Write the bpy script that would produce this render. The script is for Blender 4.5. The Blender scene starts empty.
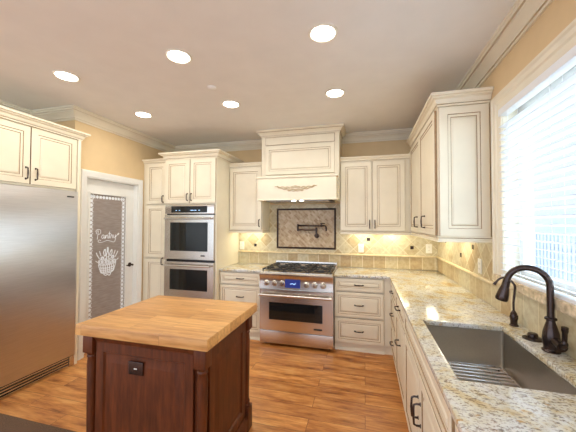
import bpy, bmesh, math, random
from mathutils import Vector, Matrix
R = math.radians
C = bpy.context.scene.collection
scene = bpy.context.scene
random.seed(7)

# ------------------------------------------------------------------ camera
cam = bpy.data.cameras.new('camera'); cam.sensor_width = 36; cam.lens = 287.776 / 576 * 36
cam.clip_start = .02; cam.clip_end = 100
co = bpy.data.objects.new('camera', cam); C.objects.link(co); scene.camera = co
co.matrix_world = (Matrix.Translation((0, 0, 1.531)) @ Matrix.Rotation(R(14.891), 4, 'Z')
                   @ Matrix.Rotation(R(91.343), 4, 'X') @ Matrix.Rotation(R(.156), 4, 'Z'))
# ------------------------------------------------------------------ view, world, light levels
vs = scene.view_settings
vs.view_transform = 'Standard'; vs.look = 'None'; vs.gamma = 1; vs.use_curve_mapping = False
vs.exposure = 0.74
W_BASE, W_WINDOW = 1.4, 6.0         # soft open room behind the camera / bright sky on the window side
CAN_W, CAN_DISC = 3.2, 9.0
UNDER_W = .33
w = bpy.data.worlds.new('world'); scene.world = w; w.use_nodes = True
nt = w.node_tree; N = nt.nodes; L = nt.links
for n in list(N): N.remove(n)
tc = N.new('ShaderNodeTexCoord'); sx = N.new('ShaderNodeSeparateXYZ'); L.new(tc.outputs['Generated'], sx.inputs[0])
mr = N.new('ShaderNodeMapRange'); mr.interpolation_type = 'SMOOTHSTEP'
mr.inputs['From Min'].default_value = .15; mr.inputs['From Max'].default_value = .7
L.new(sx.outputs['X'], mr.inputs['Value'])
mx = N.new('ShaderNodeMix'); mx.data_type = 'RGBA'
mx.inputs['A'].default_value = (W_BASE * .82, W_BASE * .97, W_BASE * 1.20, 1)
mx.inputs['B'].default_value = (W_WINDOW * .80, W_WINDOW * .92, W_WINDOW, 1)
L.new(mr.outputs['Result'], mx.inputs['Factor'])
bg = N.new('ShaderNodeBackground'); L.new(mx.outputs['Result'], bg.inputs['Color'])
ow = N.new('ShaderNodeOutputWorld'); L.new(bg.outputs[0], ow.inputs[0])
sun = bpy.data.lights.new('sun', 'SUN'); sun.energy = 1.2; sun.angle = R(1); sun.color = (1, .96, .9)
so = bpy.data.objects.new('sun', sun); C.objects.link(so); so.rotation_euler = Vector((-1, .35, .9)).to_track_quat('Z', 'Y').to_euler()
scene.cycles.max_bounces = 8; scene.cycles.diffuse_bounces = 5; scene.cycles.glossy_bounces = 4
scene.cycles.sample_clamp_indirect = 6; scene.cycles.use_denoising = True

# ------------------------------------------------------------------ materials
def newmat(name):
    m = bpy.data.materials.new(name); m.use_nodes = True
    nt = m.node_tree; return m, nt.nodes, nt.links, nt.nodes['Principled BSDF']
def ramp(N, stops):
    r = N.new('ShaderNodeValToRGB'); e = r.color_ramp.elements
    while len(e) < len(stops): e.new(.5)
    for i, (p, c) in enumerate(stops): e[i].position = p; e[i].color = (*c, 1)
    return r
def mapping(N, L, scale=(1, 1, 1), rot=(0, 0, 0), loc=(0, 0, 0)):
    t = N.new('ShaderNodeTexCoord'); m = N.new('ShaderNodeMapping')
    m.inputs['Scale'].default_value = scale; m.inputs['Rotation'].default_value = rot; m.inputs['Location'].default_value = loc
    L.new(t.outputs['Object'], m.inputs[0]); return m
def noise(N, L, vec, scale, detail=3, rough=.5):
    n = N.new('ShaderNodeTexNoise'); n.inputs['Scale'].default_value = scale; n.inputs['Detail'].default_value = detail
    n.inputs['Roughness'].default_value = rough
    if vec: L.new(vec.outputs[0], n.inputs['Vector'])
    return n
def bump(N, L, b, src, strength=.2, dist=.01):
    u = N.new('ShaderNodeBump'); u.inputs['Strength'].default_value = strength; u.inputs['Distance'].default_value = dist
    L.new(src, u.inputs['Height']); L.new(u.outputs[0], b.inputs['Normal'])
def mix(N, L, a, b, fac, mode='MIX'):
    m = N.new('ShaderNodeMix'); m.data_type = 'RGBA'; m.blend_type = mode
    for s, v in (('A', a), ('B', b)):
        if hasattr(v, 'links') or hasattr(v, 'is_linked'): L.new(v, m.inputs[s])
        else: m.inputs[s].default_value = (*v, 1)
    if isinstance(fac, (int, float)): m.inputs['Factor'].default_value = fac
    else: L.new(fac, m.inputs['Factor'])
    return m.outputs['Result']
def plain(name, col, rough=.5, metal=0, var=.06, scale=6, bmp=0, spec=.5, coat=0):
    m, N, L, b = newmat(name); mp = mapping(N, L); n = noise(N, L, mp, scale, 3)
    r = ramp(N, [(.3, tuple(c * (1 - var) for c in col)), (.7, tuple(min(1, c * (1 + var)) for c in col))])
    L.new(n.outputs[0], r.inputs[0]); L.new(r.outputs[0], b.inputs['Base Color'])
    b.inputs['Roughness'].default_value = rough; b.inputs['Metallic'].default_value = metal
    b.inputs['Specular IOR Level'].default_value = spec; b.inputs['Coat Weight'].default_value = coat
    if bmp: bump(N, L, b, noise(N, L, mp, scale * 12, 2).outputs[0], bmp, .002)
    return m
def emit(name, col, s):
    m, N, L, b = newmat(name); b.inputs['Base Color'].default_value = (*col, 1)
    b.inputs['Emission Color'].default_value = (*col, 1); b.inputs['Emission Strength'].default_value = s; return m
def steel(name, col=(.62, .6, .58), rough=.24, aniso=.0, stretch=(4, 4, 120), streak=.08, rot=0):
    m, N, L, b = newmat(name); mp = mapping(N, L, stretch); n = noise(N, L, mp, 6, 3)
    r = ramp(N, [(.3, tuple(c * (1 - streak) for c in col)), (.7, tuple(c * (1 + streak) for c in col))])
    L.new(n.outputs[0], r.inputs[0]); L.new(r.outputs[0], b.inputs['Base Color'])
    b.inputs['Metallic'].default_value = 1; b.inputs['Roughness'].default_value = rough
    b.inputs['Anisotropic'].default_value = aniso; b.inputs['Anisotropic Rotation'].default_value = rot
    if 'door' in name:
        m2 = mapping(N, L, (.9, .9, 9)); n2 = noise(N, L, m2, 3, 3, .6); n2.inputs['Distortion'].default_value = .6; bump(N, L, b, n2.outputs[0], .25, .004)
    else: bump(N, L, b, n.outputs[0], .03, .001)
    return m
MAT = {}
MAT['wall'] = plain('golden_wall_paint', (.68, .51, .29), .75, bmp=.12, var=.03)
MAT['ceil'] = plain('ceiling_paint', (.81, .80, .775), .85, bmp=.12, var=.02)
MAT['white'] = plain('white_trim_paint', (.80, .77, .68), .45, var=.02)
MAT['crown'] = plain('cream_trim_paint', (.76, .70, .56), .45, var=.03)
MAT['door'] = plain('door_paint', (.80, .80, .76), .4, var=.02)
MAT['cream'] = plain('cream_cabinet_paint', (.82, .75, .585), .38, var=.035, scale=5)
MAT['glaze'] = plain('brown_glaze_line', (.34, .22, .11), .5, var=.15, scale=30)
MAT['glaze2'] = plain('soft_glaze', (.56, .46, .31), .5)
MAT['carving'] = plain('glazed_carving', (.50, .38, .22), .5)
MAT['gap'] = plain('dark_gap', (.05, .035, .02), .8)
MAT['bronze'] = plain('oil_rubbed_bronze', (.06, .04, .034), .24, .75, var=.3, scale=40)
MAT['black'] = plain('black_enamel', (.015, .015, .016), .3, var=.2)
MAT['iron'] = plain('cast_iron', (.03, .03, .032), .55, .2, var=.3, scale=60)
MAT['steel'] = steel('brushed_steel', (.66, .61, .54), aniso=.5, rough=.27)
MAT['fridge'] = steel('brushed_steel_door', (.66, .65, .65), .36, .95, (1.2, 1.2, 26), .05, 0)
MAT['sink'] = steel('satin_sink_steel', (.52, .48, .42), .33, 0, (30, 30, 30), .05)
MAT['chrome'] = plain('polished_rod', (.75, .75, .75), .15, 1, var=.03)
MAT['oglass'] = plain('oven_glass', (.010, .013, .014), .05, 0, spec=.5)
MAT['plastic'] = plain('white_plastic', (.86, .83, .74), .4, var=.02)
MAT['blind'] = plain('white_blind_slat', (.80, .83, .87), .45, var=.01)
MAT['vinyl'] = plain('white_vinyl', (.8, .82, .85), .4, var=.02)
MAT['lens'] = emit('can_light_lens', (1, .93, .82), CAN_DISC)
MAT['puck'] = emit('puck_lens', (1, .93, .78), 22)
MAT['display'] = emit('blue_display', (.01, .025, .22), .12)
MAT['displight'] = emit('display_glyph', (.4, .65, 1), .8)
MAT['etch'] = plain('etched_white', (.86, .9, .95), .6, var=.03)
MAT['siding'] = plain('outside_siding', (.46, .52, .62), .8)
MAT['bluewin'] = plain('outside_window_glass', (.26, .32, .46), .2)
MAT['ground'] = plain('outside_ground', (.55, .53, .5), .9)

def m_frost():
    m, N, L, b = newmat('frosted_glass'); mp = mapping(N, L, (2, 2, 14)); n = noise(N, L, mp, 5, 3)
    r = ramp(N, [(.3, (.30, .255, .23)), (.7, (.40, .35, .32))]); L.new(n.outputs[0], r.inputs[0])
    L.new(r.outputs[0], b.inputs['Base Color']); b.inputs['Roughness'].default_value = .35
    b.inputs['Transmission Weight'].default_value = .12; b.inputs['IOR'].default_value = 1.45; return m
MAT['frost'] = m_frost()
def m_glass():
    m, N, L, b = newmat('window_glass'); N.remove(b)
    tr = N.new('ShaderNodeBsdfTransparent'); tr.inputs[0].default_value = (.93, .96, .97, 1)
    gl = N.new('ShaderNodeBsdfGlossy'); gl.inputs['Roughness'].default_value = .02
    mx_ = N.new('ShaderNodeMixShader'); mx_.inputs[0].default_value = .04
    L.new(tr.outputs[0], mx_.inputs[1]); L.new(gl.outputs[0], mx_.inputs[2])
    L.new(mx_.outputs[0], N['Material Output'].inputs[0]); return m
MAT['glass'] = m_glass()

def m_floor():
    m, N, L, b = newmat('plank_floor')
    mp = mapping(N, L); br = N.new('ShaderNodeTexBrick'); L.new(mp.outputs[0], br.inputs['Vector'])
    br.offset = .37; br.inputs['Scale'].default_value = 1; br.inputs['Brick Width'].default_value = 1.15
    br.inputs['Row Height'].default_value = .15; br.inputs['Mortar Size'].default_value = .0016
    br.inputs['Mortar Smooth'].default_value = .3
    br.inputs['Color1'].default_value = (0, 0, 0, 1); br.inputs['Color2'].default_value = (1, 1, 1, 1); br.inputs['Mortar'].default_value = (.5, .5, .5, 1)
    plank = br.outputs['Color']
    # grain shifted per plank
    sc = N.new('ShaderNodeVectorMath'); sc.operation = 'SCALE'; sc.inputs['Scale'].default_value = 7.3; L.new(plank, sc.inputs[0])
    ad = N.new('ShaderNodeVectorMath'); ad.operation = 'ADD'; L.new(mp.outputs[0], ad.inputs[0]); L.new(sc.outputs[0], ad.inputs[1])
    st = N.new('ShaderNodeVectorMath'); st.operation = 'MULTIPLY'; st.inputs[1].default_value = (1.6, 8.5, 1); L.new(ad.outputs[0], st.inputs[0])
    n1 = noise(N, L, st, 1.9, 6, .62)
    st2 = N.new('ShaderNodeVectorMath'); st2.operation = 'MULTIPLY'; st2.inputs[1].default_value = (3, 60, 1); L.new(ad.outputs[0], st2.inputs[0])
    n2 = noise(N, L, st2, 2.2, 4, .6)
    r1 = ramp(N, [(.28, (.19, .065, .018)), (.40, (.50, .20, .055)), (.54, (.72, .34, .10)), (.70, (.86, .49, .18))]); L.new(n1.outputs[0], r1.inputs[0])
    c = mix(N, L, r1.outputs[0], (.26, .09, .03), n2.outputs[0], 'MULTIPLY') if False else r1.outputs[0]
    r2 = ramp(N, [(.3, (.72, .66, .6)), (.65, (1, 1, 1))]); L.new(n2.outputs[0], r2.inputs[0])
    c = mix(N, L, c, r2.outputs[0], .8, 'MULTIPLY')
    r3 = ramp(N, [(0, (.80, .72, .66)), (1, (1.1, 1.08, 1.02))]); L.new(plank, r3.inputs[0])
    c = mix(N, L, c, r3.outputs[0], 1., 'MULTIPLY')
    c = mix(N, L, c, (.10, .035, .012), br.outputs['Fac'])
    L.new(c, b.inputs['Base Color']); b.inputs['Roughness'].default_value = .34
    bump(N, L, b, n2.outputs[0], .06, .003); return m
MAT['floor'] = m_floor()

def m_butcher():
    m, N, L, b = newmat('maple_butcher_block')
    mp = mapping(N, L); br = N.new('ShaderNodeTexBrick'); L.new(mp.outputs[0], br.inputs['Vector'])
    br.offset = .42; br.inputs['Scale'].default_value = 1; br.inputs['Brick Width'].default_value = .55
    br.inputs['Row Height'].default_value = .078; br.inputs['Mortar Size'].default_value = .0012
    br.inputs['Color1'].default_value = (0, 0, 0, 1); br.inputs['Color2'].default_value = (1, 1, 1, 1); br.inputs['Mortar'].default_value = (.4, .4, .4, 1)
    sc = N.new('ShaderNodeVectorMath'); sc.operation = 'SCALE'; sc.inputs['Scale'].default_value = 5; L.new(br.outputs['Color'], sc.inputs[0])
    ad = N.new('ShaderNodeVectorMath'); ad.operation = 'ADD'; L.new(mp.outputs[0], ad.inputs[0]); L.new(sc.outputs[0], ad.inputs[1])
    st = N.new('ShaderNodeVectorMath'); st.operation = 'MULTIPLY'; st.inputs[1].default_value = (2.5, 26, 26); L.new(ad.outputs[0], st.inputs[0])
    n = noise(N, L, st, 2, 4, .6)
    r = ramp(N, [(.3, (.54, .27, .085)), (.6, (.76, .44, .165))]); L.new(n.outputs[0], r.inputs[0])
    r3 = ramp(N, [(0, (.76, .66, .56)), (1, (1.04, 1.03, 1))]); L.new(br.outputs['Color'], r3.inputs[0])
    c = mix(N, L, r.outputs[0], r3.outputs[0], 1, 'MULTIPLY'); c = mix(N, L, c, (.38, .2, .08), br.outputs['Fac'])
    L.new(c, b.inputs['Base Color']); b.inputs['Roughness'].default_value = .38; return m
MAT['butcher'] = m_butcher()

def m_cherry():
    m, N, L, b = newmat('dark_cherry_wood'); mp = mapping(N, L, (9, 9, 1.3)); n = noise(N, L, mp, 3, 5, .6)
    r = ramp(N, [(.3, (.055, .014, .004)), (.7, (.15, .038, .010))]); L.new(n.outputs[0], r.inputs[0])
    L.new(r.outputs[0], b.inputs['Base Color']); b.inputs['Roughness'].default_value = .42; b.inputs['Specular IOR Level'].default_value = .3; return m
MAT['cherry'] = m_cherry()

def m_granite():
    m, N, L, b = newmat('cream_granite'); mp = mapping(N, L)
    n1 = noise(N, L, mp, 5.5, 6, .7); n1.inputs['Distortion'].default_value = .7
    r1 = ramp(N, [(.32, (.50, .33, .13)), (.42, (.70, .60, .38)), (.50, (.73, .71, .60)), (.60, (.76, .76, .73))]); L.new(n1.outputs[0], r1.inputs[0])
    mp2 = mapping(N, L, (1, 2.3, 1), (0, 0, .5), loc=(3, 1, 0)); n2 = noise(N, L, mp2, 42, 5, .7)
    r2 = ramp(N, [(.40, (.16, .10, .07)), (.46, (1, 1, 1))]); L.new(n2.outputs[0], r2.inputs[0])
    c = mix(N, L, r1.outputs[0], r2.outputs[0], .7, 'MULTIPLY')
    mp3 = mapping(N, L, (1, 1, 1), loc=(9, 4, 0)); n3 = noise(N, L, mp3, 110, 2, .5)
    r3 = ramp(N, [(.33, (.45, .36, .3)), (.45, (1, 1, 1))]); L.new(n3.outputs[0], r3.inputs[0])
    c = mix(N, L, c, r3.outputs[0], .8, 'MULTIPLY')
    mp4 = mapping(N, L, (1, 2.2, 1), (0, 0, .6), (2, 7, 0)); n4 = noise(N, L, mp4, 13, 5, .7)
    r4 = ramp(N, [(.62, (0, 0, 0)), (.70, (1, 1, 1))]); L.new(n4.outputs[0], r4.inputs[0])
    c = mix(N, L, c, (.56, .34, .12), r4.outputs[0])
    L.new(c, b.inputs['Base Color']); b.inputs['Roughness'].default_value = .12; b.inputs['Coat Weight'].default_value = .2; return m
MAT['granite'] = m_granite()

def m_tile(name, w, h, rot, loc=(0, 0, 0), stops=None, mortar=.004, mcol=(.74, .66, .46)):
    m, N, L, b = newmat(name)
    t = N.new('ShaderNodeTexCoord'); s = N.new('ShaderNodeSeparateXYZ'); cb = N.new('ShaderNodeCombineXYZ')
    L.new(t.outputs['Object'], s.inputs[0]); L.new(s.outputs['X'], cb.inputs['X']); L.new(s.outputs['Z'], cb.inputs['Y'])
    mp = N.new('ShaderNodeMapping'); L.new(cb.outputs[0], mp.inputs[0]); mp.inputs['Rotation'].default_value = (0, 0, R(rot)); mp.inputs['Location'].default_value = loc
    br = N.new('ShaderNodeTexBrick'); L.new(mp.outputs[0], br.inputs['Vector']); br.offset = 0
    br.inputs['Scale'].default_value = 1; br.inputs['Brick Width'].default_value = w; br.inputs['Row Height'].default_value = h
    br.inputs['Mortar Size'].default_value = mortar; br.inputs['Mortar Smooth'].default_value = .2
    br.inputs['Color1'].default_value = (0, 0, 0, 1); br.inputs['Color2'].default_value = (1, 1, 1, 1); br.inputs['Mortar'].default_value = (.5, .5, .5, 1)
    r = ramp(N, stops or [(0, (.47, .34, .18)), (.35, (.58, .48, .29)), (1, (.66, .60, .42))]); L.new(br.outputs['Color'], r.inputs[0])
    n = noise(N, L, mp, 22, 5, .65); r2 = ramp(N, [(.35, (.78, .70, .60)), (.6, (1, 1, 1))]); L.new(n.outputs[0], r2.inputs[0])
    c = mix(N, L, r.outputs[0], r2.outputs[0], .9, 'MULTIPLY'); c = mix(N, L, c, mcol, br.outputs['Fac'])
    L.new(c, b.inputs['Base Color']); b.inputs['Roughness'].default_value = .42
    inv = N.new('ShaderNodeMath'); inv.operation = 'SUBTRACT'; inv.inputs[0].default_value = 1; L.new(br.outputs['Fac'], inv.inputs[1])
    bump(N, L, b, inv.outputs[0], .35, .003); return m
MAT['tile_sq'] = m_tile('square_travertine_tiles', .153, .30, 0, (0.03, .03, 0))
MAT['tile_di'] = m_tile('diamond_travertine_tiles', .152, .152, 45, (.02, .04, 0))
MAT['mosaic'] = m_tile('basketweave_stone', .052, .026, 45, (0, 0, 0), [(0, (.40, .25, .13)), (.5, (.56, .42, .26)), (1, (.66, .53, .36))], .002, (.52, .42, .28))
MAT['stone'] = plain('travertine_trim', (.68, .55, .33), .4, var=.15, scale=14)
MAT['sill'] = plain('granite_sill', (.62, .50, .34), .25, var=.35, scale=34)
def m_rug():
    m, N, L, b = newmat('brown_rug'); mp = mapping(N, L); n = noise(N, L, mp, 160, 3, .7)
    r = ramp(N, [(.3, (.06, .032, .018)), (.7, (.22, .13, .075))]); L.new(n.outputs[0], r.inputs[0])
    L.new(r.outputs[0], b.inputs['Base Color']); b.inputs['Roughness'].default_value = .95
    bump(N, L, b, n.outputs[0], .6, .01); return m
MAT['rug'] = m_rug()

# ------------------------------------------------------------------ mesh builder
class MB:
    def __init__(s): s.bm = bmesh.new()
    def _merge(s, t, mat, M=None):
        if M is not None: t.transform(M)
        for f in t.faces: f.material_index = mat if mat >= 0 else f.material_index
        me = bpy.data.meshes.new('tmp'); t.to_mesh(me); t.free(); s.bm.from_mesh(me); bpy.data.meshes.remove(me); return s
    def box(s, x0, x1, y0, y1, z0, z1, mat=0, bev=0, seg=2):
        t = bmesh.new(); bmesh.ops.create_cube(t, size=1)
        for v in t.verts: v.co = ((x0 + x1) / 2 + v.co.x * (x1 - x0), (y0 + y1) / 2 + v.co.y * (y1 - y0), (z0 + z1) / 2 + v.co.z * (z1 - z0))
        if bev: bmesh.ops.bevel(t, geom=t.edges[:], offset=bev, segments=seg, affect='EDGES', profile=.6)
        return s._merge(t, mat)
    def tube(s, pts, r, seg=8, mat=0, closed=False):
        pts = [Vector(p) for p in pts]; n = len(pts); rs = r if isinstance(r, (list, tuple)) else [r] * n
        t = bmesh.new(); rings = []; up = None
        for i, p in enumerate(pts):
            a = pts[(i - 1) % n] if (closed or i) else p; b = pts[(i + 1) % n] if (closed or i < n - 1) else p
            d = (b - a).normalized()
            if up is None: up = Vector((0, 0, 1)) if abs(d.z) < .9 else Vector((1, 0, 0))
            x = d.cross(up).normalized(); up = x.cross(d).normalized()
            rings.append([t.verts.new(p + (x * math.cos(2 * math.pi * k / seg) + up * math.sin(2 * math.pi * k / seg)) * rs[i]) for k in range(seg)])
        for i in range(n if closed else n - 1):
            A, B = rings[i], rings[(i + 1) % n]
            for k in range(seg): t.faces.new((A[k], A[(k + 1) % seg], B[(k + 1) % seg], B[k]))
        if not closed: t.faces.new(rings[0][::-1]); t.faces.new(rings[-1])
        bmesh.ops.recalc_face_normals(t, faces=t.faces[:])
        return s._merge(t, mat)
    def lathe(s, prof, c=(0, 0, 0), seg=24, mat=0, M=None):
        t = bmesh.new(); rings = []
        for r, z in prof:
            rings.append([t.verts.new((r * math.cos(2 * math.pi * k / seg), r * math.sin(2 * math.pi * k / seg), z)) for k in range(seg)])
        for A, B in zip(rings, rings[1:]):
            for k in range(seg): t.faces.new((A[k], A[(k + 1) % seg], B[(k + 1) % seg], B[k]))
        t.faces.new(rings[0][::-1]); t.faces.new(rings[-1])
        bmesh.ops.recalc_face_normals(t, faces=t.faces[:])
        T = Matrix.Translation(c)
        return s._merge(t, mat, T @ M if M is not None else T)
    def rings(s, x0, x1, z0, z1, y, prof):
        """concentric rectangular rings facing -Y; prof = [(inset, depth behind y, material of the band leading to it)]"""
        t = bmesh.new(); R_ = []
        for ins, d, m in prof:
            R_.append(([t.verts.new(p) for p in ((x0 + ins, y + d, z0 + ins), (x1 - ins, y + d, z0 + ins), (x1 - ins, y + d, z1 - ins), (x0 + ins, y + d, z1 - ins))], m))
        for (A, _), (B, m) in zip(R_, R_[1:]):
            for k in range(4):
                f = t.faces.new((A[k], A[(k + 1) % 4], B[(k + 1) % 4], B[k])); f.material_index = m
        f = t.faces.new(R_[-1][0]); f.material_index = R_[-1][1] if prof[-1][2] != 1 else 0
        t.faces.new(R_[0][0][::-1])
        return s._merge(t, -1)
    def panel(s, x0, x1, z0, z1, y, t=.02, fr=.055, flat=False):
        """raised panel front, back at y, face at y-t. material 0 paint, 1 glaze"""
        w = min(x1 - x0, z1 - z0); fr = min(fr, w * .24); k = min(1, (w - 2 * fr) / .12)
        f = y - t
        return s.rings(x0, x1, z0, z1, f, [(0, t, 0), (0, .003, 1), (.003, 0, 0), (fr, 0, 0), (fr + .004 * k, .006, 1),
                                          (fr + .022 * k, .0055, 0), (fr + .027 * k, .009, 1), (fr + .040 * k, .002, 0), (fr + .042 * k, .002, 0)])
    def sweep(s, path, prof, mat=0, M=None, closed=False, gl=()):
        """path in XY, prof = [(offset to the left of travel, z)] mitred"""
        P = [Vector((p[0], p[1])) for p in path]; n = len(P); t = bmesh.new(); rings = []
        for i in range(n):
            d0 = (P[i] - P[i - 1]).normalized() if (i or closed) else None
            d1 = (P[(i + 1) % n] - P[i]).normalized() if (i < n - 1 or closed) else None
            if d0 is None: d0 = d1
            if d1 is None: d1 = d0
            n0 = Vector((-d0.y, d0.x)); n1 = Vector((-d1.y, d1.x)); m = (n0 + n1).normalized(); m = m / max(.3, m.dot(n0))
            rings.append([t.verts.new((P[i].x + m.x * o, P[i].y + m.y * o, z)) for o, z in prof])
        k = len(prof)
        for i in range(n if closed else n - 1):
            A, B = rings[i], rings[(i + 1) % n]
            for j in range(k): t.faces.new((A[j], A[(j + 1) % k], B[(j + 1) % k], B[j])).material_index = 1 if j in gl else mat
        if not closed: t.faces.new(rings[0]); t.faces.new(rings[-1][::-1])
        bmesh.ops.recalc_face_normals(t, faces=t.faces[:])
        return s._merge(t, -1, M)
    def obj(s, name, parent=None, mats=('cream',), ang=35):
        me = bpy.data.meshes.new(name); s.bm.to_mesh(me); s.bm.free()
        for m in ([mats] if isinstance(mats, str) else mats): me.materials.append(MAT[m])
        me.shade_smooth(); me.set_sharp_from_angle(angle=R(ang))
        o = bpy.data.objects.new(name, me); C.objects.link(o); o.parent = parent; return o
def tag(o, label, cat, group=None, kind=None):
    if label: o['label'] = label
    if cat: o['category'] = cat
    if group: o['group'] = group
    if kind: o['kind'] = kind
    return o
def thing(name, label, cat, loc=(0, 0, 0), rz=0, group=None):
    o = bpy.data.objects.new(name, None); o.empty_display_size = .1; C.objects.link(o)
    o.location = loc; o.rotation_euler = (0, 0, R(rz)); return tag(o, label, cat, group)
def struct(o): o['kind'] = 'structure'; return o
def copy_tree(o, parent=None):
    c = o.copy(); C.objects.link(c); c.parent = parent
    for ch in list(o.children): copy_tree(ch, c)
    return c
def lamp(kind, name, parent, loc, power, col, size=None, rot=(0, 0, 0), size_y=None, spot=None):
    l = bpy.data.lights.new(name, kind); l.energy = power; l.color = col
    if kind == 'AREA': l.size = size; l.shape = 'RECTANGLE' if size_y else 'DISK'; l.size_y = size_y or size
    else: l.shadow_soft_size = size or .05
    if spot: l.spot_size = R(spot); l.spot_blend = .7
    o = bpy.data.objects.new(name, l); C.objects.link(o); o.location = loc; o.rotation_euler = rot; o.parent = parent; return o
def arc(c, r, a0, a1, n, u, v):
    c, u, v = Vector(c), Vector(u), Vector(v)
    return [c + u * r * math.cos(R(a0 + (a1 - a0) * i / n)) + v * r * math.sin(R(a0 + (a1 - a0) * i / n)) for i in range(n + 1)]
def smooth(pts, n=6, closed=False):
    P = [Vector(p) for p in pts]; out = []; m = len(P)
    for i in range(m if closed else m - 1):
        g = lambda j: P[j % m] if closed else P[max(0, min(m - 1, j))]
        p0, p1, p2, p3 = g(i - 1), g(i), g(i + 1), g(i + 2)
        for k in range(n):
            t = k / n; out.append(.5 * ((2 * p1) + (p2 - p0) * t + (2 * p0 - 5 * p1 + 4 * p2 - p3) * t * t + (3 * p1 - p0 - 3 * p2 + p3) * t ** 3))
    if not closed: out.append(P[-1])
    return out

# ------------------------------------------------------------------ the room
XR, YB, XL, YA, XA, ZC = .93, 4.15, -3.09, 2.445, -3.70, 2.779     # right wall, back wall, door wall, alcove end wall, alcove back
struct(MB().box(-6.5, 1.08, -3.5, YB + .1, -.06, 0).obj('floor', None, 'floor'))
struct(MB().box(-6.5, 1.08, -3.5, YB + .1, ZC, ZC + .1).obj('ceiling', None, 'ceil'))
struct(MB().box(XL - .12, XR + .15, YB, YB + .12, 0, ZC).obj('wall_back', None, 'wall'))
WY0, WY1, WZ0, WZ1 = .55, 2.30, 1.165, 2.325
mb = MB(); xo = XR + .15
mb.box(XR, xo, -3.5, YB, 0, WZ0); mb.box(XR, xo, -3.5, YB, WZ1, ZC); mb.box(XR, xo, WY1, YB, WZ0, WZ1); mb.box(XR, xo, -3.5, WY0, WZ0, WZ1)
struct(mb.obj('wall_right', None, 'wall'))
DY0, DY1, DZ = 2.59, 3.375, 2.06
mb = MB(); mb.box(XL - .12, XL, YA + .025, DY0, 0, ZC); mb.box(XL - .12, XL, YA, YA + .025, 2.45, ZC); mb.box(XL - .12, XL, DY1, YB, 0, ZC); mb.box(XL - .12, XL, DY0, DY1, DZ, ZC)
struct(mb.obj('wall_left', None, 'wall'))
mb = MB(); mb.box(XA, XL - .12, YA + .025, YA + .1, 0, ZC); mb.box(XA, XL - .12, YA, YA + .025, 2.45, ZC); struct(mb.obj('wall_alcove_end', None, 'wall'))
mb = MB(); mb.box(XA - .1, XA, .4, YA + .1, 0, ZC); struct(mb.obj('wall_alcove', None, 'wall'))
# pantry closet behind the glass door
mb = MB(); mb.box(-4.5, -4.4, YA + .1, YB, 0, ZC); mb.box(-4.5, XL - .12, YB, YB + .12, 0, ZC)
mb.box(-4.4, XA - .1, YA, YA + .1, 0, ZC)
struct(mb.obj('wall_pantry', None, 'wall'))

CP = [(0, -.118), (.012, -.118), (.012, -.100), (.022, -.100), (.022, -.092), (.030, -.078), (.044, -.062), (.058, -.052), (.066, -.046), (.066, -.034), (.078, -.034), (.082, -.020), (.092, -.016), (.092, 0), (0, 0)]
def crown_prof(z, s=1, o=0): return [(o + a * s * 1.14, z + b * s) for a, b in CP]
# travelling so that the room is on the left
struct(MB().sweep([(XR, -3.5), (XR, YB), (XL, YB), (XL, YA), (XA, YA), (XA, .4)], crown_prof(ZC), gl=(2, 9)).obj('trim_1', None, ('crown', 'glaze2'), 25))
struct(MB().sweep([(XR, -3.5), (XR, .0)], [(0, 0), (.015, 0), (.015, .09), (.008, .1), (0, .1)]).obj('baseboard_right', None, 'white'))

# ------------------------------------------------------------------ window
wf = thing('window_1', None, None, (XR + .12, (WY0 + WY1) / 2, WZ0)); wf['kind'] = 'structure'; wl = (WY1 - WY0) / 2; wh = WZ1 - WZ0
mb = MB(); f = .05
mb.box(-.03, .03, -wl, wl, 0, f, bev=.004); mb.box(-.03, .03, -wl, wl, wh - f, wh, bev=.004)
mb.box(-.03, .03, -wl, -wl + f, f, wh - f); mb.box(-.03, .03, wl - f, wl, f, wh - f); mb.box(-.025, .025, -.03, .03, f, wh - f, bev=.003)
mb.obj('window_frame', wf, 'vinyl')
MB().box(-.004, .004, -wl + f, -.03, f, wh - f).obj('window_pane', wf, 'glass'); MB().box(-.004, .004, .03, wl - f, f, wh - f).obj('window_pane', wf, 'glass')
# casing: sweep in the wall plane; local x -> world -Y, local y -> world Z, local z -> world -X
MW = Matrix(((0, 0, -1, XR), (-1, 0, 0, 0), (0, 1, 0, 0), (0, 0, 0, 1)))
cprof = [(0, 0), (0, .010), (.012, .016), (.045, .018), (.055, .026), (.082, .026), (.092, .034), (.105, .034), (.108, 0)]
mb = MB(); mb.sweep([(-WY1, WZ0), (-WY1, WZ1), (-WY0, WZ1), (-WY0, WZ0)], cprof, M=MW)
# jamb liner
mb.box(XR - .001, XR + .088, WY1 - .004, WY1, WZ0 + .006, WZ1); mb.box(XR - .001, XR + .088, WY0, WY0 + .004, WZ0 + .006, WZ1); mb.box(XR - .001, XR + .088, WY0, WY1, WZ1 - .008, WZ1)
struct(mb.obj('trim_2', None, 'crown'))
struct(MB().box(XR - .045, XR + .09, WY0 - .1, WY1 + .095, WZ0 - .05, WZ0 + .005, bev=.008).obj('trim_3', None, 'sill'))
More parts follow.
